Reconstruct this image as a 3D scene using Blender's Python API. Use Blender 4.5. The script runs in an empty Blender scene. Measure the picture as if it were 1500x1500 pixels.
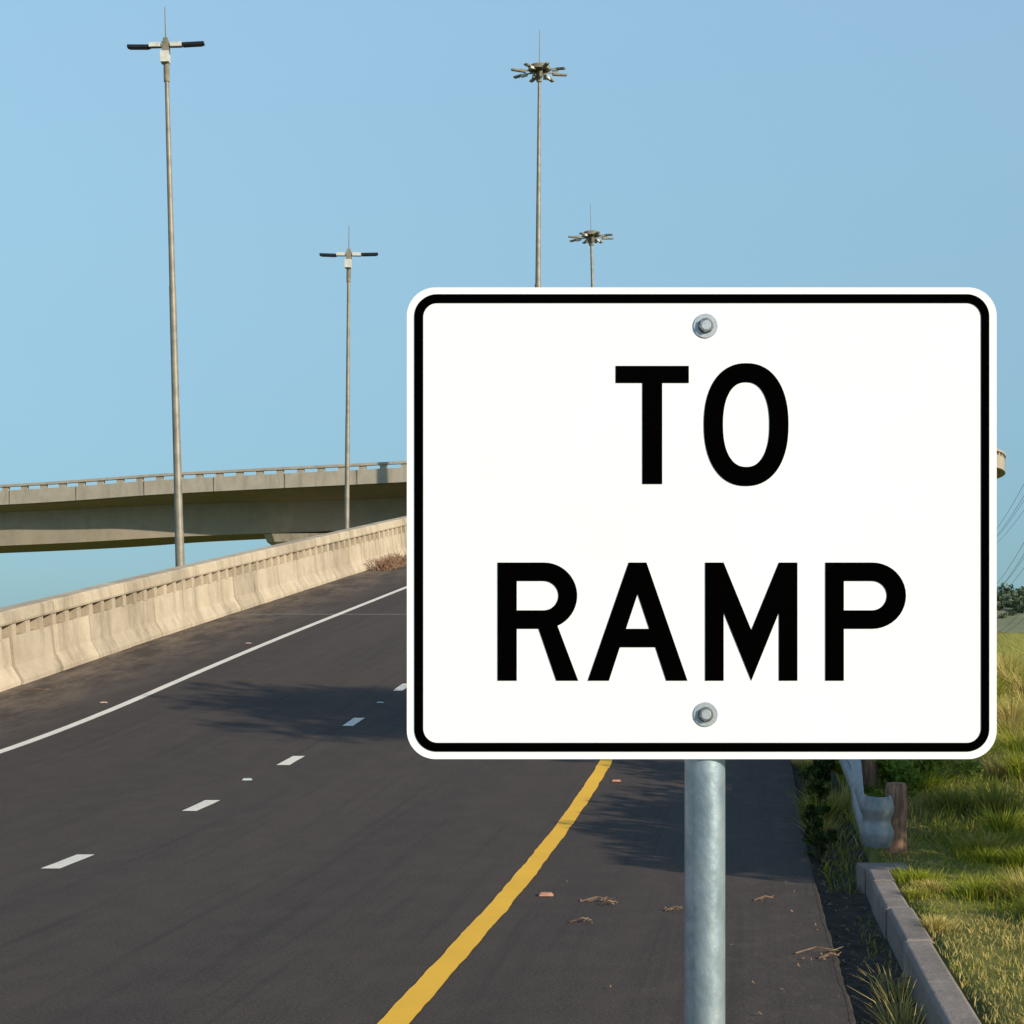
import bpy, bmesh, math, random
import numpy as np
from mathutils import Vector, Matrix, noise
random.seed(7); rng=np.random.default_rng(7)
F=2400.0; H=1.6; VH=930.0
scene=bpy.context.scene
COL=scene.collection

# ---------------------------------------------------------------- helpers
def link(o,parent=None):
    COL.objects.link(o)
    if parent is not None: o.parent=parent
    return o
def empty(name):
    e=bpy.data.objects.new(name,None); return link(e)
def mesh_obj(name,verts,faces,mat=None,parent=None,smooth=False):
    me=bpy.data.meshes.new(name); me.from_pydata([tuple(v) for v in verts],[],[tuple(f) for f in faces]); me.update()
    o=bpy.data.objects.new(name,me)
    if mat: me.materials.append(mat)
    if smooth:
        for p in me.polygons: p.use_smooth=True
    return link(o,parent)
class MB:
    """mesh builder"""
    def __init__(s): s.v=[]; s.f=[]; s.m=[]
    def add(s,vs,fs,m=0):
        b=len(s.v); s.v+= [tuple(v) for v in vs]; s.f+=[tuple(i+b for i in f) for f in fs]; s.m+=[m]*len(fs)
    def box(s,c,size,m=0,rot=None):
        x,y,z=[k/2 for k in size]
        vs=[Vector(p) for p in [(-x,-y,-z),(x,-y,-z),(x,y,-z),(-x,y,-z),(-x,-y,z),(x,-y,z),(x,y,z),(-x,y,z)]]
        if rot is not None: vs=[rot@v for v in vs]
        c=Vector(c); s.add([v+c for v in vs],[(0,3,2,1),(4,5,6,7),(0,1,5,4),(1,2,6,5),(2,3,7,6),(3,0,4,7)],m)
    def tube(s,pts,rads,n=12,m=0,cap=True):
        pts=[Vector(p) for p in pts]; vs=[];fs=[]
        for i,p in enumerate(pts):
            t=(pts[min(i+1,len(pts)-1)]-pts[max(i-1,0)]).normalized()
            a=Vector((0,1,0)) if abs(t.y)<0.9 else Vector((1,0,0))
            u=t.cross(a).normalized(); w=t.cross(u).normalized()
            for k in range(n):
                an=2*math.pi*k/n; vs.append(p+(u*math.cos(an)+w*math.sin(an))*rads[i])
        for i in range(len(pts)-1):
            for k in range(n):
                fs.append((i*n+k,i*n+(k+1)%n,(i+1)*n+(k+1)%n,(i+1)*n+k))
        if cap:
            fs.append(tuple(range(n-1,-1,-1))); fs.append(tuple(range((len(pts)-1)*n,len(pts)*n)))
        s.add(vs,fs,m)
    def sweep(s,secs,m=0,closed=True,caps=True):
        n=len(secs[0]); vs=[v for sec in secs for v in sec]; fs=[]
        for i in range(len(secs)-1):
            for k in range(n if closed else n-1):
                fs.append((i*n+k,i*n+(k+1)%n,(i+1)*n+(k+1)%n,(i+1)*n+k))
        if caps and closed:
            fs.append(tuple(range(n-1,-1,-1))); fs.append(tuple(range((len(secs)-1)*n,len(secs)*n)))
        s.add(vs,fs,m)
    def obj(s,name,mats,parent=None,smooth=False,recalc=True,auto=False):
        me=bpy.data.meshes.new(name); me.from_pydata(s.v,[],s.f)
        for mt in mats: me.materials.append(mt)
        me.polygons.foreach_set('material_index',s.m)
        if recalc:
            bm=bmesh.new(); bm.from_mesh(me); bmesh.ops.recalc_face_normals(bm,faces=bm.faces); bm.to_mesh(me); bm.free()
        if smooth: me.polygons.foreach_set('use_smooth',[True]*len(me.polygons))
        me.update()
        o=bpy.data.objects.new(name,me); link(o,parent)
        if auto and smooth:
            try: me.set_sharp_from_angle(angle=math.radians(35))
            except Exception: pass
        return o
def bevel(o,w,seg=2):
    b=o.modifiers.new('bev','BEVEL'); b.width=w; b.segments=seg; b.limit_method='ANGLE'

# ---------------------------------------------------------------- materials
def newmat(name):
    m=bpy.data.materials.new(name); m.use_nodes=True; nt=m.node_tree
    b=nt.nodes['Principled BSDF']; return m,nt,b
def N(nt,t,**k):
    n=nt.nodes.new(t)
    for a,v in k.items(): setattr(n,a,v)
    return n
def noisecol(name,c1,c2,scale=5,rough=0.8,detail=8,bump=0.0,bscale=None,coord='Object',c3=None,stretch=None,metal=0,lo=0.35,hi=0.65,spec=0.3):
    m,nt,b=newmat(name)
    tc=N(nt,'ShaderNodeTexCoord'); mp=N(nt,'ShaderNodeMapping')
    nt.links.new(tc.outputs[coord],mp.inputs[0])
    if stretch: mp.inputs['Scale'].default_value=stretch
    nz=N(nt,'ShaderNodeTexNoise'); nz.inputs['Scale'].default_value=scale; nz.inputs['Detail'].default_value=detail; nz.inputs['Roughness'].default_value=0.65
    nt.links.new(mp.outputs[0],nz.inputs['Vector'])
    cr=N(nt,'ShaderNodeValToRGB'); cr.color_ramp.elements[0].position=lo; cr.color_ramp.elements[1].position=hi
    cr.color_ramp.elements[0].color=(*c1,1); cr.color_ramp.elements[1].color=(*c2,1)
    if c3: e=cr.color_ramp.elements.new((lo+hi)/2); e.color=(*c3,1)
    nt.links.new(nz.outputs['Fac'],cr.inputs[0]); nt.links.new(cr.outputs[0],b.inputs['Base Color'])
    b.inputs['Roughness'].default_value=rough; b.inputs['Metallic'].default_value=metal; b.inputs['Specular IOR Level'].default_value=spec
    if bump:
        n2=N(nt,'ShaderNodeTexNoise'); n2.inputs['Scale'].default_value=bscale or scale*6; n2.inputs['Detail'].default_value=6
        nt.links.new(mp.outputs[0],n2.inputs['Vector'])
        bp=N(nt,'ShaderNodeBump'); bp.inputs['Strength'].default_value=bump; bp.inputs['Distance'].default_value=0.02
        nt.links.new(n2.outputs['Fac'],bp.inputs['Height']); nt.links.new(bp.outputs[0],b.inputs['Normal'])
    return m
def mixrgb(nt,fac,a,b,mode='MIX'):
    n=N(nt,'ShaderNodeMix',data_type='RGBA',blend_type=mode)
    for idx,val in ((0,fac),(6,a),(7,b)):
        if isinstance(val,(int,float)): n.inputs[idx].default_value=val
        elif isinstance(val,tuple): n.inputs[idx].default_value=(*val,1) if len(val)==3 else val
        else: nt.links.new(val,n.inputs[idx])
    return n.outputs[2]
def ramp(nt,src,stops):
    cr=N(nt,'ShaderNodeValToRGB'); el=cr.color_ramp.elements
    el[0].position=stops[0][0]; el[0].color=(*[stops[0][1]]*3,1); el[1].position=stops[-1][0]; el[1].color=(*[stops[-1][1]]*3,1)
    for p,v in stops[1:-1]:
        e=el.new(p); e.color=(v,v,v,1)
    nt.links.new(src,cr.inputs[0]); return cr.outputs[0]
def nzout(nt,vec,scale,detail=6,stretch=None,rough=0.6):
    if stretch:
        mp=N(nt,'ShaderNodeMapping'); mp.inputs['Scale'].default_value=stretch; nt.links.new(vec,mp.inputs[0]); vec=mp.outputs[0]
    nz=N(nt,'ShaderNodeTexNoise'); nz.inputs['Scale'].default_value=scale; nz.inputs['Detail'].default_value=detail; nz.inputs['Roughness'].default_value=rough
    nt.links.new(vec,nz.inputs['Vector']); return nz.outputs['Fac']

# asphalt, uses UV = (lateral metres, distance metres)
def asphalt():
    m,nt,b=newmat('asphalt')
    uv=N(nt,'ShaderNodeUVMap'); uv.uv_map='UVMap'; V=uv.outputs[0]
    big=ramp(nt,nzout(nt,V,0.25,5,(1,0.35,1)),[(0.3,0.0),(0.7,1.0)])
    c=mixrgb(nt,big,(0.052,0.040,0.034),(0.082,0.062,0.051))
    sx=N(nt,'ShaderNodeSeparateXYZ'); nt.links.new(V,sx.inputs[0])
    mt=N(nt,'ShaderNodeMath',operation='MULTIPLY'); nt.links.new(sx.outputs[0],mt.inputs[0]); mt.inputs[1].default_value=2*math.pi/1.62
    ms=N(nt,'ShaderNodeMath',operation='SINE'); nt.links.new(mt.outputs[0],ms.inputs[0])
    tr=ramp(nt,ms.outputs[0],[(0.0,0.0),(1.0,1.0)])
    md=N(nt,'ShaderNodeMath',operation='MULTIPLY'); nt.links.new(tr,md.inputs[0]); nt.links.new(ramp(nt,nzout(nt,V,0.6,4,(1,0.1,1)),[(0.35,0.2),(0.7,0.75)]),md.inputs[1])
    c=mixrgb(nt,md.outputs[0],c,(0.042,0.034,0.031))
    sp=ramp(nt,nzout(nt,V,60,3),[(0.35,0.0),(0.68,1.0)])
    c=mixrgb(nt,0.40,c,mixrgb(nt,sp,(0.024,0.019,0.017),(0.13,0.103,0.092)))
    mo=ramp(nt,nzout(nt,V,4.0,8,(1,0.6,1),0.7),[(0.42,0.0),(0.7,0.5)])
    c=mixrgb(nt,mo,c,(0.095,0.074,0.063))
    st=ramp(nt,nzout(nt,V,3.0,6,(3.0,0.06,1),0.65),[(0.52,0.0),(0.72,0.45)])
    c=mixrgb(nt,st,c,(0.032,0.027,0.025))
    dm=N(nt,'ShaderNodeMapRange'); nt.links.new(sx.outputs[0],dm.inputs[0]); dm.inputs[1].default_value=-6.7; dm.inputs[2].default_value=-8.2; dm.inputs[3].default_value=0; dm.inputs[4].default_value=1
    dn=ramp(nt,nzout(nt,V,1.8,9,(1,0.35,1),0.78),[(0.42,0.0),(0.60,1.0)])
    d1=N(nt,'ShaderNodeMath',operation='MULTIPLY'); nt.links.new(dm.outputs[0],d1.inputs[0]); nt.links.new(dn,d1.inputs[1])
    c=mixrgb(nt,d1.outputs[0],c,(0.20,0.155,0.115))
    dm=N(nt,'ShaderNodeMapRange'); nt.links.new(sx.outputs[0],dm.inputs[0]); dm.inputs[1].default_value=0.6; dm.inputs[2].default_value=2.0; dm.inputs[3].default_value=0; dm.inputs[4].default_value=0.8
    dn=ramp(nt,nzout(nt,V,5,9,(1,0.5,1),0.78),[(0.5,0.0),(0.72,1.0)])
    d1=N(nt,'ShaderNodeMath',operation='MULTIPLY'); nt.links.new(dm.outputs[0],d1.inputs[0]); nt.links.new(dn,d1.inputs[1])
    c=mixrgb(nt,d1.outputs[0],c,(0.14,0.11,0.085))
    vo=N(nt,'ShaderNodeTexVoronoi'); vo.inputs['Scale'].default_value=3.2; nt.links.new(V,vo.inputs['Vector'])
    g=ramp(nt,vo.outputs['Distance'],[(0.0,1.0),(0.028,1.0),(0.04,0.0)])
    gm=N(nt,'ShaderNodeMath',operation='MULTIPLY'); nt.links.new(g,gm.inputs[0]); nt.links.new(ramp(nt,nzout(nt,V,1.1,3),[(0.5,0),(0.65,0.7)]),gm.inputs[1])
    c=mixrgb(nt,gm.outputs[0],c,(0.20,0.16,0.13))
    nt.links.new(c,b.inputs['Base Color'])
    b.inputs['Roughness'].default_value=0.85; b.inputs['Specular IOR Level'].default_value=0.2
    bp=N(nt,'ShaderNodeBump'); bp.inputs['Strength'].default_value=0.5; bp.inputs['Distance'].default_value=0.006
    nt.links.new(nzout(nt,V,90,3),bp.inputs['Height']); nt.links.new(bp.outputs[0],b.inputs['Normal'])
    return m
def paint(name,c,dirt,thr=(0.30,0.42)):
    m,nt,b=newmat(name)
    uv=N(nt,'ShaderNodeUVMap'); uv.uv_map='UVMap'; V=uv.outputs[0]
    f=ramp(nt,nzout(nt,V,14,8,(1,0.6,1),0.75),[(thr[0],0.0),(thr[1],1.0)])
    c2=mixrgb(nt,ramp(nt,nzout(nt,V,1.5,5),[(0.3,0),(0.7,1)]),c,tuple(k*0.86 for k in c))
    nt.links.new(mixrgb(nt,f,dirt,c2),b.inputs['Base Color']); b.inputs['Roughness'].default_value=0.75
    return m
def concrete(name,base,stain,light,streak=0.75):
    m,nt,b=newmat(name)
    tc=N(nt,'ShaderNodeTexCoord'); V=tc.outputs['Object']
    c=mixrgb(nt,ramp(nt,nzout(nt,V,1.3,8,None,0.7),[(0.35,0),(0.68,1)]),base,light)
    s=ramp(nt,nzout(nt,V,2.2,7,(1,1,0.18),0.7),[(0.48,0.0),(0.72,streak)])
    c=mixrgb(nt,s,c,stain)
    c=mixrgb(nt,0.3,c,mixrgb(nt,nzout(nt,V,22,5),tuple(k*0.4 for k in base),light))
    nt.links.new(c,b.inputs['Base Color']); b.inputs['Roughness'].default_value=0.9; b.inputs['Specular IOR Level'].default_value=0.2
    bp=N(nt,'ShaderNodeBump'); bp.inputs['Strength'].default_value=0.5; bp.inputs['Distance'].default_value=0.012
    nt.links.new(nzout(nt,V,30,5),bp.inputs['Height']); nt.links.new(bp.outputs[0],b.inputs['Normal'])
    return m
def foliage(name,trans=0.35):
    m=bpy.data.materials.new(name); m.use_nodes=True; nt=m.node_tree; nt.nodes.clear()
    out=N(nt,'ShaderNodeOutputMaterial'); at=N(nt,'ShaderNodeAttribute'); at.attribute_name='Col'
    d=N(nt,'ShaderNodeBsdfPrincipled'); d.inputs['Roughness'].default_value=0.6; d.inputs['Specular IOR Level'].default_value=0.25
    t=N(nt,'ShaderNodeBsdfTranslucent'); mx=N(nt,'ShaderNodeMixShader'); mx.inputs[0].default_value=trans
    nt.links.new(at.outputs['Color'],d.inputs['Base Color']); nt.links.new(at.outputs['Color'],t.inputs['Color'])
    nt.links.new(d.outputs[0],mx.inputs[1]); nt.links.new(t.outputs[0],mx.inputs[2]); nt.links.new(mx.outputs[0],out.inputs[0])
    return m
M_ASPH=asphalt()
M_WHITE=paint('white_road_paint',(0.80,0.75,0.66),(0.18,0.15,0.13))
M_YEL=paint('yellow_road_paint',(0.94,0.52,0.030),(0.34,0.19,0.045),(0.22,0.34))
M_CONC=concrete('barrier_concrete',(0.47,0.385,0.28),(0.20,0.155,0.11),(0.64,0.54,0.40),.85)
M_CONCB=concrete('barrier_concrete_aged',(0.38,0.31,0.225),(0.15,0.115,0.08),(0.54,0.455,0.34),.95)
M_CONCD=concrete('dark_concrete',(0.15,0.12,0.085),(0.08,0.06,0.045),(0.24,0.19,0.145))  # darker concrete for the slot backs and panel joints
M_BRC=concrete('bridge_concrete',(0.38,0.335,0.27),(0.22,0.185,0.145),(0.50,0.445,0.36))
M_BRG=concrete('girder_concrete',(0.33,0.28,0.215),(0.25,0.21,0.16),(0.42,0.36,0.28),.4)
M_KERB=concrete('kerb_concrete',(0.22,0.185,0.165),(0.08,0.07,0.06),(0.34,0.29,0.26))
M_GALV=noisecol('galvanised_mast',(0.21,0.19,0.155),(0.32,0.29,0.235),scale=3,rough=0.55,metal=0.3)
M_SOIL=noisecol('drain_debris',(0.030,0.026,0.020),(0.085,0.07,0.05),scale=9,rough=1,bump=0.6,bscale=30)
M_GROUND=noisecol('grassy_soil',(0.060,0.075,0.014),(0.26,0.22,0.06),scale=0.9,rough=1,detail=10,bump=0.5,bscale=15,c3=(0.13,0.14,0.022))
M_BLACK=noisecol('black_fixture',(0.010,0.010,0.012),(0.022,0.022,0.025),scale=4,rough=0.5)
M_LGREY=noisecol('pale_housing',(0.50,0.50,0.46),(0.7,0.7,0.66),scale=6,rough=0.5)
M_RINGC=noisecol('head_frame_steel',(0.16,0.145,0.10),(0.28,0.25,0.18),scale=4,rough=0.6)
M_GLASS=noisecol('lamp_lens',(0.10,0.105,0.11),(0.22,0.23,0.24),scale=8,rough=0.3)
M_BARK=noisecol('bark',(0.07,0.05,0.035),(0.16,0.12,0.09),scale=7,rough=1,bump=0.6,stretch=(1,1,0.25))
M_TIMBER=noisecol('weathered_timber',(0.16,0.085,0.055),(0.50,0.30,0.20),scale=9,rough=0.9,bump=0.7,stretch=(3,3,0.4))
M_RAIL=noisecol('galvanised_rail',(0.17,0.185,0.20),(0.34,0.36,0.38),scale=7,rough=0.5,metal=0.35)  # base grey lowered so the rail's shade sits in the colour
M_LEAF=foliage('leaf_foliage'); M_GRASS=foliage('grass_blades',0.4); M_FARLEAF=foliage('far_foliage',0.1)
M_DRY=noisecol('dry_leaves',(0.15,0.085,0.05),(0.34,0.22,0.14),scale=20,rough=0.9)
M_DRYB=noisecol('dry_brush',(0.20,0.11,0.07),(0.36,0.23,0.15),scale=9,rough=0.9)
M_WIRE=noisecol('cable',(0.10,0.10,0.10),(0.16,0.16,0.16),scale=3,rough=0.6)
M_STUD=noisecol('orange_stud',(0.40,0.16,0.09),(0.58,0.30,0.20),scale=30,rough=0.5)
M_STUDP=noisecol('dusty_stud',(0.38,0.26,0.21),(0.50,0.38,0.32),scale=30,rough=0.6)
M_STUDW=noisecol('pale_stud',(0.30,0.42,0.40),(0.55,0.62,0.58),scale=30,rough=0.4)

# ---------------------------------------------------------------- road geometry functions
_gd=[-1e4,9,22,45,65,90,104,1e5]; _gg=[0,0,.13,.13,-.08,-.08,0,0]
def zr(d):
    z=0.0
    for i in range(len(_gd)-1):
        a,b=_gd[i],_gd[i+1]
        if d<=a: break
        e=min(d,b); ga,gb=_gg[i],_gg[i+1]
        ge=ga+(gb-ga)*(e-a)/(b-a); z+=(ga+ge)/2*(e-a)
    return z
_xd=[-400,0,6.74,10.85,13.4,16.9,21.5,27,35.9,45,60,80,100,130,200,300]
_xx=[-60,-1.42,-.49,.09,.457,.985,1.60,2.52,4.2,6.0,9.2,14,20,31,60,105]
_sd=np.linspace(-400,300,7001); _sx=np.interp(_sd,_xd,_xx)
_k=np.exp(-0.5*(np.arange(-40,41)/16)**2); _k/=_k.sum()
_sx=np.convolve(np.pad(_sx,40,mode='reflect',reflect_type='odd'),_k,'valid')
def Xy(d): return float(np.interp(d,_sd,_sx))
def sm(t): t=max(0,min(1,t)); return t*t*(3-2*t)
def fbm(x,y,s): return noise.noise(Vector((x*s,y*s,3.1)))
def zg(y):
    return float(np.interp(y,[-50,6,12,20,30,40,52,80,140,400],[0.0,0.03,.10,.22,.32,.42,.25,-1.2,-2.6,-3.0]))
def T(s,y):
    z=zr(y)
    if -9.0<=s<=2.30: return z-0.16
    if s>2.30:
        w=sm((s-2.8)/4.2); b=z+0.10
        r=b*(1-w)+zg(y)*w
        if s>2.6: r+= (0.05*fbm(s,y,.9)+0.10*fbm(s,y,.3))*min(1,(s-2.6))
        if s>60: r+=min(1,(s-60)/60)*0.4*fbm(s,y,.02)
        return r
    w=sm((-s-9.3)/8.0)
    r=(z-0.16)*(1-w)+(-3.0)*w
    return r+0.3*w*fbm(s,y,.1)

# ground sheet
S=[-6000,-3000,-1500,-800,-400,-200,-120,-80,-55,-40,-30,-25,-21,-19,-17.5,-16,-14.5,-13,-12,-11,-10.2,-9.6,-9.2,-9.0,-6,-3,0,1.7,2.30,2.335,2.5]
s=2.7
while s<9: S.append(s); s+=.22
while s<30: S.append(s); s*=1.09
while s<6000: S.append(s); s*=1.35
S.append(7000)
Y=[-4000,-2000,-1000,-400,-200,-100,-50,-25,-12,-6,-3]
y=0.0
while y<26: Y.append(y); y+=.3
while y<60: Y.append(y); y+=.8
while y<6000: Y.append(y); y*=1.08
Y.append(7000)
verts=[];faces=[]
for yy in Y:
    xo=Xy(max(-400,min(300,yy)))
    for ss in S: verts.append((xo+ss,yy,T(ss,yy)))
n=len(S)
for j in range(len(Y)-1):
    for i in range(n-1): faces.append((j*n+i,j*n+i+1,(j+1)*n+i+1,(j+1)*n+i))
ground=mesh_obj('ground',verts,faces,M_GROUND,smooth=True)

def strip(name,s0,s1,d0,d1,mat,dz=0.0,step=0.5,parent=None,ns=1,wob=0.0):
    vs=[];fs=[];uv=[]
    nn=max(1,int((d1-d0)/step)); 
    for j in range(nn+1):
        d=d0+(d1-d0)*j/nn
        for i in range(ns+1):
            ss=s0+(s1-s0)*i/ns
            w=wob*(noise.noise(Vector((i*9.1,d*3.0,1.7)))+.6*noise.noise(Vector((i*9.1,d*9.0,5.7)))) if wob else 0
            vs.append((Xy(d)+ss+w,d,zr(d)+dz)); uv.append((ss,d))
    for j in range(nn):
        for i in range(ns):
            a=j*(ns+1)+i; fs.append((a,a+1,a+ns+2,a+ns+1))
    o=mesh_obj(name,vs,fs,mat,parent)
    l=o.data.uv_layers.new(name='UVMap')
    for lp in o.data.loops: l.data[lp.index].uv=uv[lp.vertex_index]
    return o
road=empty('road')
strip('asphalt_surface',-8.75,1.9,-60,260,M_ASPH,0,0.5,road,ns=8)
strip('yellow_edge_line',-.062,.068,-60,200,M_YEL,0.004,0.06,road,wob=.009)
strip('white_edge_line',-6.55,-6.43,-60,200,M_WHITE,0.004,0.25,road,wob=.004)
k=0; d=11.35-2.74*6
while d<90:
    strip('lane_dash_%d'%k,-3.30,-3.17,d-.30,d+.30,M_WHITE,0.004,0.1,road,wob=.006); d+=2.74; k+=1
M_JOINT=noisecol('joint_sealant',(0.12,0.11,0.10),(0.20,0.185,0.17),scale=8,rough=.9)
strip('expansion_joint',-8.3,1.8,30.7,30.82,M_JOINT,0.003,0.1,road)

# drain channel (concrete, debris filled) and kerb
mb=MB(); secs=[]
d=-20
while d<70:
    x=Xy(d); z=zr(d)
    w=0.014*noise.noise(Vector((d*2,0,0)))+.012*noise.noise(Vector((d*7,3,0)))
    secs.append([(x+1.885+w,d,z+.0015),(x+1.93+w,d,z-.05),(x+2.05,d,z-.075),(x+2.18,d,z-.06),(x+2.32,d,z-.02)]); d+=.1
mb.sweep(secs,closed=False)
mb.obj('drainage_channel',[M_SOIL])
mb=MB(); d=-12.0
while d<10.3:
    L=.95; e=min(d+L,10.35); secs=[]
    jx=random.uniform(-.010,.010); jz=random.uniform(-.008,.008)
    for t in (d+.008,(d+e)/2,e-.008):
        x=Xy(t)+jx; z=zr(t)+jz
        secs.append([(x+2.215,t,z-.15),(x+2.215,t,z+.10),(x+2.23,t,z+.118),(x+2.345,t,z+.12),(x+2.36,t,z+.105),(x+2.36,t,z-.15)])
    mb.sweep(secs); d+=L
x=Xy(10.5)
mb.box((x+2.34,10.50,.02),(.30,.24,.21),0)
o=mb.obj('kerb',[M_KERB]); bevel(o,.008,2)

# ---------------------------------------------------------------- concrete barrier
def barrier_profile():  # (lateral toward road +, height)
    return [(-.30,-.20),(.10,-.20),(.10,.06),(-.02,.26),(-.06,.66),(-.30,.66)]
mb=MB(); base=-8.62
def B(s_,d,h): return (Xy(d)+base+s_,d,zr(d)+h)
d=-14.0
while d<118:
    per=.42; L=per*3
    j=random.uniform(-.014,.014); jh=random.uniform(-.006,.006); mi=2 if random.random()<.38 else 0
    secs=[[B(p[0]+j,t,p[1]+(jh if p[1]>0 else 0)) for p in barrier_profile()] for t in (d+.018,d+L/2,d+L-.018)]
    mb.sweep(secs,mi)
    mb.sweep([[B(-.28,t,-.2),B(-.10,t,-.2),B(-.12,t,.64),B(-.28,t,.64)] for t in (d-.02,d+.02)],1)
    for q in range(3):
        a=d+q*per
        secs=[[B(-.27,t,.65),(B(-.048,t,.65)),(B(-.058,t,.845)),(B(-.27,t,.845))] for t in (a+.02,a+.15)]
        mb.sweep(secs,mi if random.random()<.7 else 2)
    mb.sweep([[B(-.30,t,.65),B(-.275,t,.65),B(-.275,t,.845),B(-.30,t,.845)] for t in (d+.01,d+L-.01)],1)
    d+=L
d=-14.0
while d<118:
    L=.42*6; j=random.uniform(-.008,.008)
    mb.sweep([[B(p[0]+j,t,p[1]) for p in [(-.33,.84),(-.030,.84),(-.02,.87),(-.04,1.0),(-.07,1.03),(-.31,1.03),(-.33,1.0)]] for t in (d+.010,d+L/2,d+L-.010)],2 if random.random()<.3 else 0)
    d+=L
o=mb.obj('concrete_barrier',[M_CONC,M_CONCD,M_CONCB])

# ---------------------------------------------------------------- sun direction
EL=math.radians(22); to=Vector((.77,-.64,0)).normalized()*math.cos(EL)+Vector((0,0,math.sin(EL)))

# ---------------------------------------------------------------- bridge
def W(u,v,d): return Vector(((u-750)/F*d,d,H+(VH-v)/F*d))
ctrl=[(-95,116,8.4),(-60,102,9.5)]
for u,v,d in [(0,710,96),(250,693,94),(596,675,92)]:
    p=W(u,v,d); ctrl.append((p.x,p.y,p.z))
ctrl+= [(6,91.5,12.0),(18,94,12.7),(27.3,99,13.1),(31.7,105.5,13.35),(33.2,115,13.5),(30,130,13.6),(22,150,13.7),(5,180,13.5),(-20,215,13)]
def catmull(P,nn):
    out=[]
    P=[Vector(p) for p in P]; P=[2*P[0]-P[1]]+P+[2*P[-1]-P[-2]]
    for i in range(1,len(P)-2):
        for k in range(nn):
            t=k/nn; a,b,c,dd=P[i-1:i+3]
            out.append(.5*((2*b)+(c-a)*t+(2*a-5*b+4*c-dd)*t*t+(3*b-a-3*c+dd)*t**3))
    out.append(P[-2]); return out
bp=catmull(ctrl,20)
def resample(P,step):
    out=[P[0]]; acc=0
    for a,b in zip(P[:-1],P[1:]):
        L=(b-a).length; 
        if L==0: continue
        t=step-acc
        while t<=L: out.append(a+(b-a)*(t/L)); t+=step
        acc=(acc+L)%step
    return out
bp=resample(bp,.6)
fr=[]
for i,p in enumerate(bp):
    t=(bp[min(i+1,len(bp)-1)]-bp[max(i-1,0)]); t.z=0; t.normalize()
    fr.append((p,Vector((-t.y,t.x,0))))  # n points away from camera (left of travel)
def BS(prof,a,b,st=1): return [[fr[i][0]+fr[i][1]*q+Vector((0,0,h)) for q,h in prof] for i in list(range(a,b,st))+[b]]
bridge=empty('highway_bridge')
NB=len(fr)-1
mb=MB()
mb.sweep(BS([(.0,-1.18),(.02,-.36),(.28,-.36),(.34,-1.0),(.34,-1.18)],0,NB))
mb.sweep(BS([(-.03,-.14),(-.02,0),(.28,0),(.30,-.14)],0,NB))
for i in range(0,NB-1,2):
    mb.sweep([[fr[i][0]*(1-f)+fr[i+1][0]*f+fr[i][1]*q+Vector((0,0,h)) for q,h in [(.05,-.365),(.27,-.365),(.27,-.135),(.05,-.135)]] for f in (.1,.75)])
for q0 in (11.3,):
    mb.sweep(BS([(q0,-1.18),(q0,-.36),(q0+.3,-.36),(q0+.34,-1.18)],0,NB))
    mb.sweep(BS([(q0,-.14),(q0,0),(q0+.3,0),(q0+.3,-.14)],0,NB))
    for i in range(0,NB-1,2):
        mb.sweep([[fr[i][0]*(1-f)+fr[i+1][0]*f+fr[i][1]*q+Vector((0,0,h)) for q,h in [(q0+.04,-.365),(q0+.26,-.365),(q0+.26,-.135),(q0+.04,-.135)]] for f in (.1,.75)])
mb.obj('parapets',[M_BRC],bridge)
mb=MB()
for i in range(3,NB-1,7):
    p,nv=fr[i]; t=Vector((nv.y,-nv.x,0))
    R=Matrix((t,nv,Vector((0,0,1)))).transposed()
    mb.box(p+nv*(-.012)+Vector((0,0,-.77)),(.05,.03,.80),0,R)
mb.obj('fascia_joints',[M_BRG],bridge)
mb=MB(); secs=[]
for p,nv in fr:
    oh=float(np.interp(p.x,[-60,-30,-24,-19,-13,-8,60],[1.4,1.65,2.1,2.8,3.6,4.0,4.0]))   # overhang width shaped so its shadow leaves the left web partly lit
    it=.06+.04*oh
    prof=[(.36,-1.0),(.36,-1.22),(oh,-1.30-.1*oh),(oh+it,-3.45),(8.2,-3.45),(8.8,-1.60),(11.3,-1.22),(11.3,-1.0)]
    secs.append([p+nv*q+Vector((0,0,h)) for q,h in prof])
mb.sweep(secs)
mb.obj('box_girder',[M_BRG],bridge)
def nearest(x): 
    return min(range(NB),key=lambda i:(abs(fr[i][0].x-x) + (1000 if fr[i][0].y>112 else 0)))
mb=MB()
pier_x=[-50,-12.0,12]
idxs=[nearest(x) for x in pier_x]+[int(NB*.72),int(NB*.86)]
for i in idxs:
    p,nv=fr[i]; t=Vector((nv.y,-nv.x,0)); up=Vector((0,0,1))
    c=p+nv*5.6
    zt=p.z-3.45-.20
    for q in (-1.3,1.3):
        for tt in (-1.2,1.2):
            R=Matrix((t,nv,up)).transposed(); mb.box(c+nv*q+t*tt+Vector((0,0,-3.55)),(.8,.6,.18),1,R)
    def ring(hw,ht,z,nx=.6):
        ch=min(ht,hw)*.25
        pts=[(-hw+ch,-ht),(hw-ch,-ht),(hw,-ht+ch),(hw,ht-ch),(hw-ch,ht),(-hw+ch,ht),(-hw,ht-ch),(-hw,-ht+ch)]
        return [Vector((c.x,c.y,0))+t*a+nv*b+up*z for a,b in pts]
    mb.sweep([ring(1.1,1.2,-4),ring(1.1,1.2,zt-2.4),ring(1.8,2.4,zt-1.1),ring(2.6,3.2,zt-.45),ring(2.75,3.4,zt)])
mb.obj('piers',[M_CONC,M_BLACK],bridge)

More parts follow.
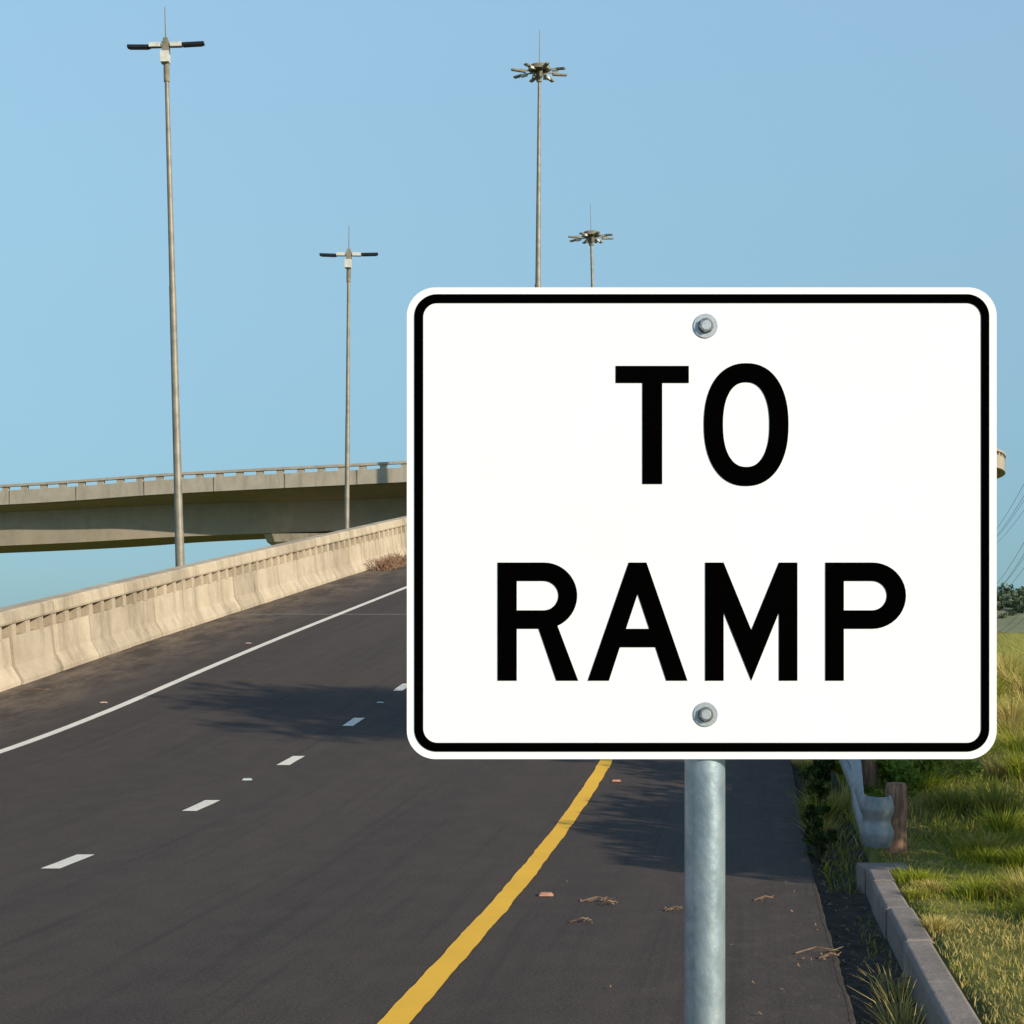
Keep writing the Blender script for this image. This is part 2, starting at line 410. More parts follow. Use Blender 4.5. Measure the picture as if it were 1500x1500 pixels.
# ---------------------------------------------------------------- high mast lights
def mast(u0,v0,u1,v1,d,kind,r0,r1,vtip,span):
    e=empty('high_mast_light')
    top=W(u1,v1,d); k=W(u0,v0,d)
    dirn=(top-k).normalized(); base=k+dirn*((-3.2-k.z)/dirn.z)
    e.location=base
    L=(top-base).length
    mb=MB()
    mb.tube([(0,0,0),(0,0,.25)],[r0*1.9,r0*1.9],16)
    mb.tube([(0,0,.25),(0,0,L*.34),(0,0,L*.345),(0,0,L*.67),(0,0,L*.675),(0,0,L)],[r0,r0*.86,r0*.80,(r0*.55+r1*.45)*.9,r0*.42+r1*.45,r1],14)
    for f in (.345,.675): mb.tube([(0,0,L*f-.12),(0,0,L*f+.05)],[r0*(1.05-f*.6)]*2,14)
    mb.obj('pole',[M_GALV],e,smooth=True,auto=True)
    tipz=L+(v1-vtip)/F*d
    mb=MB(); mb.tube([(0,0,L),(0,0,tipz)],[.022,.012],6); mb.obj('lightning_rod',[M_RINGC],e)
    mb=MB(); h=span/2
    if kind=='T':
        mb.tube([(0,0,L-1.1),(0,0,L-.45)],[r1*1.5]*2,12,0)
        mb.box((0,0,L-.06),(.22,.22,.4),0)
        mb.box((-.02,-.05,L-.36),(.26,.30,.34),1)
        mb.box((0,0,L),(span*.42,.10,.07),0)
        for sg,up_ in ((-1,-.0),(1,.05)):
            mb.box((sg*h*.28,-.04,L+.03),(h*.30,.20,.13),1)
            Rr=Matrix.Rotation(-sg*.03,3,'Y')
            mb.box((sg*h*.71,0,L+.01+up_*.8),(h*.60,.20,.085),2,Rr)
            mb.box((sg*h*.71,0,L-.045+up_*.8),(h*.5,.15,.03),2,Rr)
        mb.box((0,-.02,L+.17),(.14,.14,.16),0)
    else:
        secs=[]
        for k in range(25):
            a=2*math.pi*k/24
            secs.append([(math.cos(a)*r,math.sin(a)*r,L+z) for r,z in ((h*.27,.10),(h*.38,.10),(h*.38,.28),(h*.27,.28))])
        mb.sweep(secs,0,True,False)
        mb.tube([(0,0,L+.24),(0,0,L+.36)],[h*.38,h*.30],20,0)
        mb.tube([(0,0,L-.5),(0,0,L+.1)],[r1*1.9,r1*1.9],12,0)
        for k in range(8):
            a=2*math.pi*(k+.35)/8; Rr=Matrix.Rotation(a,3,'Z'); 
            mb.box(Rr@Vector((h*.5,0,L+.03)),(h*.42,.06,.06),0,Rr)
            R2=Rr@Matrix.Rotation(.10 if k%2 else -.05,3,'Y')
            mb.box(Rr@Vector((h*.60,0,L-.01)),(h*.22,.18,.13),1 if k%2 else 0,R2)
            mb.box(Rr@Vector((h*.84,0,L+.0)),(h*.32,.20,.07),0,R2)
            mb.box(Rr@Vector((h*.84,0,L-.045)),(h*.28,.16,.03),3,R2)
        for k in range(4):
            a=math.pi/2*k+.3; mb.box((math.cos(a)*h*.2,math.sin(a)*h*.2,L-.18),(.16,.16,.30),0)
    mb.obj('lamp_head',[M_RINGC,M_LGREY,M_BLACK,M_GLASS],e)
    e.rotation_mode='QUATERNION'; e.rotation_quaternion=Vector((0,0,1)).rotation_difference(dirn)
mast(264,835,243,68,51,'T',.165,.062,10,2.36)
mast(508,775,511,374,67,'T',.135,.06,330,2.36)
mast(788,421,790,106,85,'R',.26,.07,44,3.0)
mast(868,421,866,348,104,'R',.24,.08,298,3.0)

# ---------------------------------------------------------------- traffic sign
sign=empty('traffic_sign'); DS=2.12; PX=DS/F
def wx(u): return (u-750)*PX
def wz(v): return H+(VH-v)*PX
def rrect(x0,y0,x1,y1,r,seg=16):
    P=[]
    for cx,cy,a0 in ((x1-r,y0+r,-90),(x1-r,y1-r,0),(x0+r,y1-r,90),(x0+r,y0+r,180)):
        for k in range(seg+1):
            a=math.radians(a0+90*k/seg); P.append((cx+r*math.cos(a),cy+r*math.sin(a)))
    return P
def flat(name,loops,yf,th,mat):
    cu=bpy.data.curves.new(name,'CURVE'); cu.dimensions='2D'; cu.fill_mode='BOTH'; cu.extrude=th/2; 
    for lp in loops:
        sp=cu.splines.new('POLY'); sp.points.add(len(lp)-1)
        for p,(a,b) in zip(sp.points,lp): p.co=(wx(a),wz(b),0,1)
        sp.use_cyclic_u=True
    tmp=bpy.data.objects.new('t',cu); COL.objects.link(tmp)
    dg=bpy.context.evaluated_depsgraph_get(); dg.update()
    me=bpy.data.meshes.new_from_object(tmp.evaluated_get(dg)); bpy.data.objects.remove(tmp)
    me.transform(Matrix.Rotation(math.pi/2,4,'X')); 
    me.transform(Matrix.Translation((0,yf+th/2,0)))
    me.materials.clear(); me.materials.append(mat); me.name=name
    o=bpy.data.objects.new(name,me); return link(o,sign)
M_SW=noisecol('white_sheeting',(0.90,0.91,0.94),(0.93,0.94,0.97),scale=3,rough=0.55,spec=.3)
M_SB=noisecol('black_sheeting',(0.0006,0.0006,0.0006),(0.001,0.001,0.001),scale=3,rough=1.0,spec=0.0)
flat('plate',[rrect(596,421,1460,1112,42)],DS,.0025,M_SW)
flat('border',[rrect(607,431,1449,1101,33),rrect(620,444,1437,1088,21)],DS-.0008,.0006,M_SB)
def sup(cx,cy,rx,ry,e,n=72):
    P=[]
    for k in range(n):
        a=2*math.pi*k/n; c,s_=math.cos(a),math.sin(a)
        P.append((cx+rx*abs(c)**(2/e)*(1 if c>=0 else -1),cy+ry*abs(s_)**(2/e)*(1 if s_>=0 else -1)))
    return P
def arc(cx,cy,rx,ry,a0,a1,n=20):
    return [(cx+rx*math.cos(math.radians(a0+(a1-a0)*k/n)),cy+ry*math.sin(math.radians(a0+(a1-a0)*k/n))) for k in range(n+1)]
glyphs=[
 [[(902,536),(1009,536),(1009,561),(970,561),(970,709),(941,709),(941,561),(902,561)]],
 [sup(1093,622,62,90,2.25),sup(1093,622,34,62,2.3)],
 [[(729,824)]+[(797,824)]+arc(797,872.5,48.5,48.5,-90,66)[1:]+[(847,997),(815,997),(789,921),(757,921),(757,997),(729,997)],
  [(757,851)]+arc(796,872.5,22,21.5,-90,90)+[(757,894)]],
 [[(921,824),(947,824),(1007,997),(976,997),(960,948),(908,948),(892,997),(861,997)],[(934,870),(951,921),(917,921)]],
 [[(1033,824),(1060,824),(1100.5,923),(1141,824),(1168,824),(1168,997),(1141,997),(1141,897),(1100.5,997),(1060,897),(1060,997),(1033,997)]],
 [[(1209,824)]+arc(1278,872.5,49,48.5,-90,90)+[(1236,921),(1236,997),(1209,997)],[(1236,851)]+arc(1277,872.5,22,21.5,-90,90)+[(1236,894)]],
]
for nm,g in zip(['letter_t','letter_o','letter_r','letter_a','letter_m','letter_p'],glyphs): flat(nm,g,DS-.0008,.0006,M_SB)
M_POST=noisecol('galvanised_post',(0.30,0.38,0.45),(0.50,0.59,0.66),scale=22,rough=0.36,metal=0.6,c3=(0.40,0.49,0.56),stretch=(1,1,.6),bump=.08,bscale=60)
mb=MB(); pr=.0266; py=DS+.0025+pr+.001
px=(1032.5-750)/F*py
zz=[-.3,0.0,.5,1.0,1.5,2.03]
mb.tube([(px,py,z) for z in zz],[pr]*len(zz),40)
mb.tube([(px,py,-.05),(px,py,.012)],[.11,.10],24)
mb.obj('post',[M_POST],sign,smooth=True,auto=True)
M_ZINC=noisecol('zinc_washer',(0.42,0.47,0.52),(0.56,0.61,0.66),scale=260,rough=0.45,metal=0.5)
M_NUT=noisecol('steel_bolt_head',(0.20,0.20,0.20),(0.36,0.36,0.35),scale=200,rough=0.35,metal=0.7)
mb=MB()
for v in (477.5,1046.5):
    cx,cz=wx(1033.5),wz(v); y0=DS-.0003
    def rg(r,y,n=40,ph=0): return [(cx+r*math.cos(2*math.pi*k/n+ph),y,cz+r*math.sin(2*math.pi*k/n+ph)) for k in range(n)]
    mb.sweep([rg(.0160,y0+.0003),rg(.0160,y0-.0008),rg(.0155,y0-.0012),rg(.0085,y0-.0012)],0)
    mb.sweep([rg(.0100,y0-.0011),rg(.0100,y0-.0020)],1)
    mb.sweep([rg(.0098,y0-.0019,6,.30),rg(.0098,y0-.0058,6,.30),rg(.0088,y0-.0066,6,.30)],1)
    mb.sweep([rg(.0066,y0-.0065,24),rg(.0058,y0-.0072,24)],0)
o=mb.obj('bolts',[M_ZINC,M_NUT],sign)

# ---------------------------------------------------------------- guardrail
gr=empty('guardrail')
path=[]
d=10.8
while d<46: path.append((Xy(d)+2.36 - (0 if d>13 else (13-d)*.060) +.35*sm((d-20)/20),d,zr(d)+.37)); d+=.4
x0,y0,z0=path[0]
rc=.085; end=[]
for k in range(1,13):
    a=math.radians(200*k/12); end.append((x0+rc-rc*math.cos(a),y0-rc*math.sin(a)*1.5-.05,z0-.005))
P=[Vector(p) for p in (end[::-1]+path)]
wprof=[(-.165,0),(-.14,.03),(-.095,.065),(-.055,.055),(-.02,.0),(.02,.0),(.055,.055),(.095,.065),(.14,.03),(.165,0)]
mb=MB(); secs=[]
for i,p in enumerate(P):
    t=(P[min(i+1,len(P)-1)]-P[max(i-1,0)]); t.z=0; t.normalize(); nv=Vector((-t.y,t.x,0))
    fl=.30 if i<12 else min(1,.30+.2*(i-12))
    outer=[p+nv*b*fl+Vector((0,0,a)) for a,b in wprof]; inner=[p+nv*(b*fl-.008)+Vector((0,0,a)) for a,b in wprof[::-1]]
    secs.append(outer+inner)
mb.sweep(secs)
mb.obj('w_beam',[M_RAIL],gr,smooth=True,auto=True)
mb=MB()
d=11.15; first=True
while d<45:
    x=Xy(d)+2.42+.35*sm((d-20)/20); z=zr(d)
    if first: x=2.59
    mb.tube([(x+.02+.0,d,z-.3),(x+.02,d,z+.30),(x+.025,d,z+.545),(x+.025,d,z+.57)],[.078,.076,.073,.060],14); d+=2.0; first=False
mb.obj('timber_posts',[M_TIMBER],gr,smooth=True,auto=True)

# ---------------------------------------------------------------- vegetation
def colmesh(name,V_,Fc,C,mat,parent=None):
    me=bpy.data.meshes.new(name); nv=len(V_); k=Fc.shape[1]; nf=len(Fc)
    me.vertices.add(nv); me.vertices.foreach_set('co',V_.astype(np.float32).ravel())
    me.loops.add(nf*k); me.loops.foreach_set('vertex_index',Fc.astype(np.int32).ravel())
    me.polygons.add(nf); me.polygons.foreach_set('loop_start',np.arange(0,nf*k,k,dtype=np.int32))
    try: me.polygons.foreach_set('loop_total',np.full(nf,k,dtype=np.int32))
    except Exception: pass
    me.update(calc_edges=True); me.validate()
    ca=me.color_attributes.new('Col','FLOAT_COLOR','POINT')
    ca.data.foreach_set('color',np.hstack([C,np.ones((nv,1))]).astype(np.float32).ravel())
    me.materials.append(mat)
    o=bpy.data.objects.new(name,me); return link(o,parent)
def blades(bx,by,bz,h,w,lean,ang,col,tipc):
    n=len(bx); 
    ax,ay=np.cos(ang),np.sin(ang)
    f=rng.uniform(0,2*np.pi,n); wxv,wyv=np.cos(f)*w/2,np.sin(f)*w/2
    V=np.zeros((n,6,3))
    for r,(t,ww) in enumerate(((0,1.0),(.55,.75),(1.0,.12))):
        off=lean*h*t**1.8
        zc=bz+h*t*(1-.25*lean*t)
        cx=bx+ax*off; cy=by+ay*off
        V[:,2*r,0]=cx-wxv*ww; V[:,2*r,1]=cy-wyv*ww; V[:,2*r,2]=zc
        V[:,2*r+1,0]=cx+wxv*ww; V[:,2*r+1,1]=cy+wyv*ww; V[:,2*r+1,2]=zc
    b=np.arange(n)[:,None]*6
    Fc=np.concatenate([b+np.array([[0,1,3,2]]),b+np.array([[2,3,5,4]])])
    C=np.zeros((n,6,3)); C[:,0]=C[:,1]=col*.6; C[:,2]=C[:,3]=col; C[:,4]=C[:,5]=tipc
    return V.reshape(-1,3),Fc,C.reshape(-1,3)
def scatter(n,ymin,ymax,smin,smax,hh,ww,clump,allow=None,dryb=0.0):
    y=rng.uniform(ymin,ymax,n); s_=smin+(smax-smin)*rng.uniform(0,1,n)
    ncl=max(4,int((ymax-ymin)*(smax-smin)*clump)); cy=rng.uniform(ymin,ymax,ncl); cs=rng.uniform(smin,smax,ncl)
    cr_=rng.uniform(.08,.28,ncl)*max(1,hh/.2); chh=rng.uniform(.8,2.3,ncl); cdry=rng.uniform(0,1,ncl)
    ci=rng.integers(0,ncl,n); use=rng.uniform(0,1,n)<.55
    a=rng.uniform(0,2*np.pi,n); r=np.abs(rng.normal(0,.45,n))*cr_[ci]
    y=np.where(use,cy[ci]+r*np.sin(a),y); s_=np.where(use,cs[ci]+r*np.cos(a),s_)
    keep=(s_>2.37)|((y>10.7)&(s_>2.2)); 
    if allow: keep=(s_>smin-.05)&(s_<smax+.05)
    x=np.array([Xy(v) for v in y])+s_
    keep&=(x<.37*y+1.2)
    y,s_,x,ci,use,a=y[keep],s_[keep],x[keep],ci[keep],use[keep],a[keep]; n=len(y)
    if allow: z=np.array([zr(v)-.06 for v in y])
    else: z=np.array([T(max(q,2.34),v) for q,v in zip(s_,y)])
    pat=np.array([noise.noise(Vector((q*.8,v*.35,7))) for q,v in zip(s_,y)])
    pat2=np.array([noise.noise(Vector((q*2.1,v*1.3,2))) for q,v in zip(s_,y)])
    edge=np.clip((s_-2.3)/.8,.4,1) if not allow else 1
    h=hh*rng.uniform(.45,1.25,n)*np.where(use,chh[ci],.8)*(1+.6*pat)*edge
    dry=np.clip(.43+dryb+1.0*pat2*.8+.65*pat+np.where(use,(cdry[ci]-.5)*1.3,0)+rng.normal(0,.15,n)+.25*np.clip((9-y)/4,0,1),0,1)[:,None]
    green=np.array([[.14,.20,.016]]); lime=np.array([[.42,.42,.035]]); straw=np.array([[.74,.55,.22]])
    g=green+(lime-green)*rng.uniform(0,1,(n,1))
    col=np.where(dry<.5,g+(straw*.65-g)*dry*.6,g*.3+straw*.7*rng.uniform(.55,1.1,(n,1)))
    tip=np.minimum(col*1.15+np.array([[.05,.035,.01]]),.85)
    ang=np.where(use,a,rng.uniform(0,2*np.pi,n)); lean=np.where(use,rng.uniform(.2,.9,n),rng.uniform(.1,.8,n))
    return blades(x,y,z-.01,h,ww*rng.uniform(.6,1.3,n),lean,ang,col,tip)
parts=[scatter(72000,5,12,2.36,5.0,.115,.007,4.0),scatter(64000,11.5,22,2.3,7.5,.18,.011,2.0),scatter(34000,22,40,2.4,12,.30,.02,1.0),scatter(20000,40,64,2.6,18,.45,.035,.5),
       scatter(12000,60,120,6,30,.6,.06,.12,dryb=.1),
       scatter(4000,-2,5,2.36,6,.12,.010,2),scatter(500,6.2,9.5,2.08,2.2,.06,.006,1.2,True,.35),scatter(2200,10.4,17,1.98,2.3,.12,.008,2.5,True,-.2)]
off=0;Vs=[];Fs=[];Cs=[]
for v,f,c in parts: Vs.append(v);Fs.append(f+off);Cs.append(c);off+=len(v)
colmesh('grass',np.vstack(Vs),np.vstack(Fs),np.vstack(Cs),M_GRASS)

def leaves(centers,radii,n_each,size,c1,c2,flatten=.7):
    V=[];C=[]
    for (c,r,nn) in zip(centers,radii,n_each):
        u=rng.normal(size=(nn,3)); u/=np.linalg.norm(u,axis=1)[:,None]
        rr=r*rng.uniform(.15,1,(nn,1))**.55
        p=np.array(c)+u*rr*np.array([1,1,flatten])
        a=rng.normal(size=(nn,3)); a/=np.linalg.norm(a,axis=1)[:,None]
        b=np.cross(a,rng.normal(size=(nn,3))); b/=np.linalg.norm(b,axis=1)[:,None]
        sz=size*rng.uniform(.6,1.3,(nn,1))
        q=np.stack([p-a*sz,p+b*sz*.42,p+a*sz,p-b*sz*.42],axis=1)
        tone=rng.uniform(0,1,(nn,1))*.7+.3*rng.uniform(0,1)
        col=np.array(c1)+(np.array(c2)-np.array(c1))*tone
        V.append(q.reshape(-1,3)); C.append(np.repeat(col,4,axis=0))
    V=np.vstack(V); C=np.vstack(C); Fc=np.arange(len(V)).reshape(-1,4)
    return V,Fc,C
def shrub(name,c,w,h,n,size,c1,c2):
    cs=[];rs=[];ns=[]
    e=empty(name)
    mb=MB()
    for k in range(14):
        a=random.uniform(0,6.28); r=random.uniform(0,w*.5); z=random.uniform(.25,1)*h
        p=(c[0]+r*math.cos(a),c[1]+r*math.sin(a),c[2]+z); cs.append(p); rs.append(w*random.uniform(.12,.24)); ns.append(n//14)
        mb.tube([c,((c[0]*.6+p[0]*.4),(c[1]*.6+p[1]*.4),c[2]+z*.6),p],[size*.25,size*.16,size*.08],5)
    mb.obj('stems',[M_BARK],e)
    v,f,cc=leaves(cs,rs,ns,size,c1,c2); colmesh('foliage',v,f,cc,M_LEAF,e)
def tree(c,h,cw,zlow,n,size):
    e=empty('tree'); mb=MB(); cs=[];rs=[];ns=[]
    top=Vector((c[0]+.1*h*random.uniform(-1,1)*.5,c[1],c[2]+h*.86))
    base=Vector(c); r0=.013*h+.02
    trunk=[base,base.lerp(top,.35)+Vector((.05,.05,0)),base.lerp(top,.7)+Vector((-.06,.03,0)),top]
    mb.tube(trunk,[r0,r0*.75,r0*.5,r0*.15],9)
    for k in range(18):
        f=random.uniform(zlow/h,.86); b=base.lerp(top,f/.86)
        a=k*2.4+random.uniform(-.4,.4); L=cw*.5*random.uniform(.45,1.0)
        e1=b+Vector((math.cos(a)*L*.5,math.sin(a)*L*.5,L*.12)); e2=b+Vector((math.cos(a)*L,math.sin(a)*L,L*.2+random.uniform(-.03,.06)*h))
        mb.tube([b,e1,e2],[r0*.35,r0*.22,r0*.06],6)
        for q,rad in ((e2,.2),(e1.lerp(e2,.5),.18)):
            cs.append(tuple(q)); rs.append(cw*rad*random.uniform(.6,1.2)); ns.append(n//36)
    mb.obj('trunk',[M_BARK],e,smooth=True)
    v,f,cc=leaves(cs,rs,ns,size,(.03,.055,.012),(.09,.13,.03)); colmesh('crown',v,f,cc,M_LEAF,e)
def gp(x,y): return (x,y,T(x-Xy(y),y))
# roadside trees just outside the view (they throw the dappled shadows)
tree(gp(6.6,7.9),3.1,2.3,1.95,5600,.07)
tree(gp(6.9,9.9),3.1,2.3,1.95,5600,.07)
tree(gp(7.3,11.9),3.2,2.4,2.0,5600,.07)
tree(gp(11.8,9.2),9.3,4.0,6.3,5200,.13)
tree(gp(14.2,11.4),9.0,3.6,6.3,4400,.13)
tree(gp(10.2,11.8),6.6,2.6,4.6,2600,.10)
# roadside weeds by the guardrail
G1,G2=(.028,.05,.010),(.085,.13,.022)
for (x_,y_,w,h,n,sz) in [(2.20,11.7,.20,.22,350,.026),(2.36,12.7,.22,.26,420,.028),(2.58,13.9,.24,.30,480,.03),(2.86,15.3,.28,.34,500,.033),(3.3,17.5,.36,.4,600,.04),(3.9,20.5,.6,.5,700,.05)]:
    shrub('weed_plant',(x_,y_,zr(y_)-.06),w,h,n,sz,G1,G2)
shrub('shrub',gp(3.02,13.1),.70,.50,1500,.035,(.09,.15,.018),(.30,.38,.045))
shrub('shrub',gp(3.7,14.6),.8,.42,1200,.035,(.09,.15,.018),(.27,.34,.045))

def on(u,v):
    lo,hi=3.0,80.0
    g=(v-VH)/F
    for _ in range(60):
        m_=(lo+hi)/2
        if H-g*m_-zr(m_)>0: lo=m_
        else: hi=m_
    return Vector(((u-750)/F*lo,lo,zr(lo)+.006))
# dry brush caught at the foot of the left barrier
p0=on(590,833); mb=MB(); d=p0.y
for k in range(260):
    a=random.uniform(0,6.28); r=random.uniform(.08,.42); dd=d+random.uniform(-.6,1.8); b=(Xy(dd)-8.35+random.uniform(.0,.45),dd,zr(dd))
    mb.tube([b,(b[0]+r*.5*math.cos(a),b[1]+r*.5*math.sin(a),b[2]+random.uniform(.08,.22)),(b[0]+r*math.cos(a),b[1]+r*math.sin(a),b[2]+random.uniform(.04,.32))],[.011,.008,.004],4)
mb.obj('dry_bush',[M_DRYB])

# litter: leaves and twigs
mb=MB()
def twig(p,L,a):
    q=p+Vector((math.cos(a)*L,math.sin(a)*L,.012)); m_=p.lerp(q,.5)+Vector((random.uniform(-.1,.1)*L,random.uniform(-.2,.2)*L,.02))
    mb.tube([p,m_,q],[.004,.0035,.002],5)
    for k in range(3):
        b=p.lerp(q,random.uniform(.2,.9)); aa=a+random.uniform(-1,1); mb.tube([b,b+Vector((math.cos(aa)*L*.35,math.sin(aa)*L*.35,.015))],[.003,.0015],4)
def leaf(p,sz):
    a=random.uniform(0,6.28); ca,sa=math.cos(a),math.sin(a); h=random.uniform(.002,.02)
    mb.add([p+Vector((-ca*sz,-sa*sz,0)),p+Vector((sa*sz*.35,-ca*sz*.35,h)),p+Vector((ca*sz,sa*sz,.002)),p+Vector((-sa*sz*.35,ca*sz*.35,h*.6))],[(0,1,2,3)])
for (u,v,L) in [(850,1322,.18),(975,1335,.10),(835,1352,.12),(1165,1398,.22),(1105,1320,.12),(1290,1440,.2),(880,1326,.10),(40,1012,.3),(1200,1405,.1)]:
    p=on(u,v); twig(p,L,random.uniform(-.3,.3))
    for k in range(5): leaf(p+Vector((random.uniform(-.02,L),random.uniform(-.05,.05),0)),.015)
for k in range(520):
    d=random.uniform(5,40); s_=random.choice([random.gauss(1.85,.22),random.gauss(1.7,.5),random.gauss(-8.2,.25)])
    if s_>2.15 or s_<-8.45 or -7<s_<0.2: continue
    leaf(Vector((Xy(d)+s_,d,zr(d)+(.006 if s_<1.88 else -.05))),random.uniform(.004,.017))
for k in range(380):
    d=random.uniform(5,16); leaf(Vector((Xy(d)+random.uniform(1.93,2.18),d,zr(d)-.055)),random.uniform(.008,.028))
mb.obj('leaf_litter',[M_DRY],recalc=False)
# road studs
mb=MB()
for (u,v,m_) in [(903,1145,0),(800,1312,0),(557,1030,1),(362,1143,1),(364,943,2),(152,1030,2)]:
    p=on(u,v)
    vs=[(-.045,-.04,0),(.045,-.04,0),(.045,.04,0),(-.045,.04,0),(-.032,-.02,.016),(.032,-.02,.016),(.032,.02,.016),(-.032,.02,.016)]
    mb.add([Vector(q)+p-Vector((0,0,.003)) for q in vs],[(0,1,5,4),(1,2,6,5),(2,3,7,6),(3,0,4,7),(4,5,6,7)],m_)
mb.obj('road_studs',[M_STUD,M_STUDW,M_STUDP])

# ---------------------------------------------------------------- distant hills, tree belt
def hillh(x): return 4+22*sm((x-60)/160)
def hz(x,t,h,seed): return -3.5+h(x)*(.75+.35*noise.noise(Vector((x*.006,seed,t)))+.12*noise.noise(Vector((x*.03,seed,t*3))))*math.sin(math.pi*min(1,t*.9))
def hills(name,d,x0,x1,h,seed,mat,n=160,depth=200,rows=14):
    vs=[];fs=[]
    for j in range(rows+1):
        t=j/rows
        for i in range(n+1):
            x=x0+(x1-x0)*i/n
            vs.append((x,d+depth*t,hz(x,t,h,seed)))
    for j in range(rows):
        for i in range(n):
            a=j*(n+1)+i; fs.append((a,a+1,a+n+2,a+n+1))
    return mesh_obj(name,vs,fs,mat,smooth=True)
M_HILL=noisecol('haze_tinted_hill',(0.09,0.13,0.085),(0.24,0.24,0.15),scale=.02,rough=1,detail=10)  # distance haze is mixed into the hill colour, no volume in the scene
M_HILL2=noisecol('haze_tinted_far_hill',(0.14,0.20,0.21),(0.22,0.27,0.26),scale=.01,rough=1)  # bluish colour carries the haze of the farther range
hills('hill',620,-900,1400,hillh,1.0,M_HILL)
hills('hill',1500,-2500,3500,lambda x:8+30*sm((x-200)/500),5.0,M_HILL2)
cs=[];rs=[];ns=[]
for k in range(900):
    x=random.uniform(130,330); yy=random.uniform(625,745)
    t=(yy-620)/200
    if noise.noise(Vector((x*.04,yy*.03,2)))<(.12-.5*(t-.1)): continue
    r=random.uniform(1.6,4.2); cs.append((x,yy,hz(x,t,hillh,1.0)+r*.5)); rs.append(r); ns.append(44)
v,f,c=leaves(cs,rs,ns,1.0,(.045,.075,.045),(.115,.15,.07),.8)
colmesh('distant_trees',v,f,c,M_FARLEAF)
cs=[];rs=[];ns=[]
for k in range(420):
    x=random.uniform(20,170); yy=random.uniform(90,330)
    if x<yy*.29: continue
    if noise.noise(Vector((x*.08,yy*.03,6)))<-.05: continue
    r=random.uniform(.5,1.3)*(yy/200+.5); cs.append((x,yy,float(np.interp(yy,[52,80,140,400],[.25,-1.2,-2.6,-3.0]))+r*.45)); rs.append(r); ns.append(70)
v,f,c=leaves(cs,rs,ns,.32,(.05,.08,.02),(.18,.19,.055),.8)
colmesh('bushes',v,f,c,M_FARLEAF)

# ---------------------------------------------------------------- power line
pw=empty('power_line')
A=Vector(((1436-750)/F*250,250,0)); Bp=Vector(((1540-750)/F*110,110,0))
def pyl(c,h):
    mb=MB()
    for sx in (-1,1):
        for sy in (-1,1):
            mb.tube([c+Vector((sx*.9,sy*.9,-3.4)),c+Vector((sx*.18,sy*.18,h))],[.06,.05],5)
    for k in range(9):
        f0=k/9;f1=(k+1)/9
        for sx in (-1,1):
            r0=.9-.72*f0; r1=.9-.72*f1; z0=-3.4+(h+3.4)*f0; z1=-3.4+(h+3.4)*f1
            mb.tube([c+Vector((sx*r0,-r0,z0)),c+Vector((-sx*r1,-r1,z1))],[.035]*2,4)
            mb.tube([c+Vector((r0,sx*r0,z0)),c+Vector((r1,-sx*r1,z1))],[.035]*2,4)
    for z in (h-.4,h-7.2):
        mb.box(c+Vector((0,0,z)),(2.4,.15,.15))
    mb.obj('pylon',[M_GALV],pw)
pyl(A,15.4); pyl(Bp,15.0)
mb=MB()
for zA,zB in ((14.9,14.5),(14.3,13.5),(6.8,10.4),(5.8,9.5),(1.2,5.0)):
    for off_ in (-.4,.4):
        pts=[]
        for k in range(25):
            t=k/24; p=A.lerp(Bp,t); pts.append(p+Vector((off_,0,zA+(zB-zA)*t-1.2*4*t*(1-t))))
        mb.tube(pts,[.020]*25,4)
mb.obj('cables',[M_WIRE],pw)

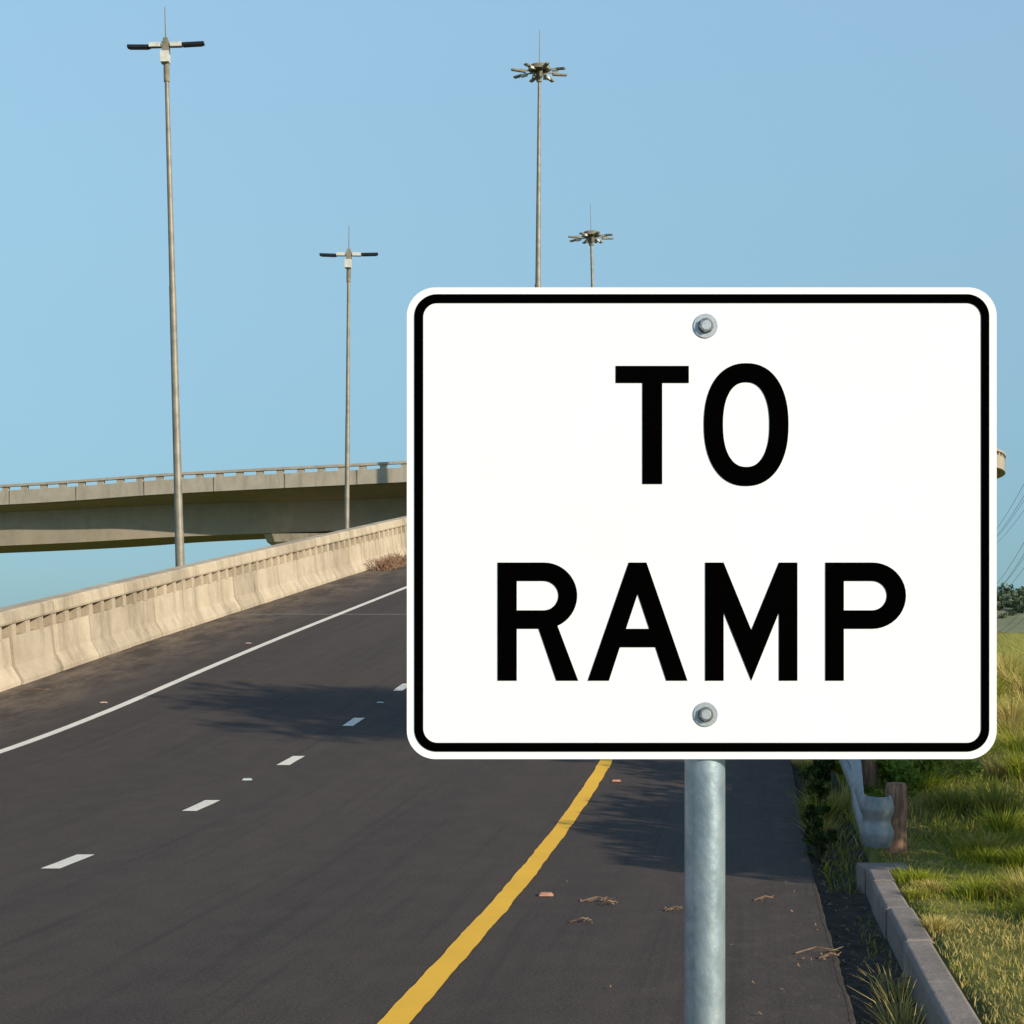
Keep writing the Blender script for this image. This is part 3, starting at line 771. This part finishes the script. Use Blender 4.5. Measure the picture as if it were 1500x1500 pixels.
# ---------------------------------------------------------------- light & sky
sun=bpy.data.lights.new('sun','SUN'); sun.energy=5.0; sun.angle=math.radians(.5); sun.color=(1.0,.885,.70)
so=bpy.data.objects.new('sun',sun); link(so); so.rotation_euler=to.to_track_quat('Z','Y').to_euler(); so.location=(20,-20,30)
w=bpy.data.worlds.new('World'); scene.world=w; w.use_nodes=True; nt=w.node_tree
bg=nt.nodes['Background']; sk=N(nt,'ShaderNodeTexSky'); sk.sky_type='NISHITA'; sk.sun_disc=False
sk.sun_elevation=EL; sk.sun_rotation=math.atan2(to.x,to.y)
sk.air_density=1.0; sk.dust_density=.6; sk.ozone_density=1.6; sk.altitude=50
tc=N(nt,'ShaderNodeTexCoord'); sz=N(nt,'ShaderNodeSeparateXYZ'); nt.links.new(tc.outputs['Generated'],sz.inputs[0])
def cramp(stops,div):
    cr=N(nt,'ShaderNodeValToRGB'); el=cr.color_ramp.elements
    el[0].position=0; el[0].color=(*[k/div for k in stops[0][1]],1); el[1].position=stops[-1][0]; el[1].color=(*[k/div for k in stops[-1][1]],1)
    for p_,c_ in stops[1:-1]:
        e_=el.new(p_); e_.color=(*[k/div for k in c_],1)
    nt.links.new(sz.outputs[2],cr.inputs[0])
    v=N(nt,'ShaderNodeVectorMath',operation='SCALE'); nt.links.new(cr.outputs[0],v.inputs[0]); v.inputs['Scale'].default_value=div
    return v.outputs[0]
tint=cramp([(0.0,(.39,.61,.93)),(.05,(.47,.68,.94)),(.12,(.70,.88,1.00)),(.20,(1.02,1.13,1.09)),(.28,(1.40,1.50,1.32)),(.36,(1.78,1.86,1.55)),(.55,(1.05,1.05,1.05)),(1.0,(.95,.95,.95))],2.5)
vm=N(nt,'ShaderNodeVectorMath',operation='MULTIPLY'); nt.links.new(sk.outputs[0],vm.inputs[0]); nt.links.new(tint,vm.inputs[1])
# thin even haze that evens out the sky brightness between azimuths
haze=cramp([(0.0,(2.35,4.25,4.9)),(.06,(2.45,4.4,5.2)),(.12,(2.6,4.6,5.7)),(.20,(2.75,4.8,6.2)),(.36,(2.65,4.6,6.6)),(.6,(1.6,2.7,4.2)),(1.0,(1.2,2.1,3.4))],8.0)
mixed=mixrgb(nt,0.55,vm.outputs[0],haze)
nt.links.new(mixed,bg.inputs['Color']); bg.inputs['Strength'].default_value=.12

cam=bpy.data.cameras.new('camera'); co=bpy.data.objects.new('camera',cam); link(co)
co.location=(0,0,H); co.rotation_euler=(math.radians(90),0,0); cam.sensor_width=36; cam.lens=57.6; cam.shift_y=.12; cam.clip_start=.05; cam.clip_end=20000
scene.camera=co
scene.view_settings.view_transform='Standard'; scene.view_settings.look='None'; scene.view_settings.exposure=0
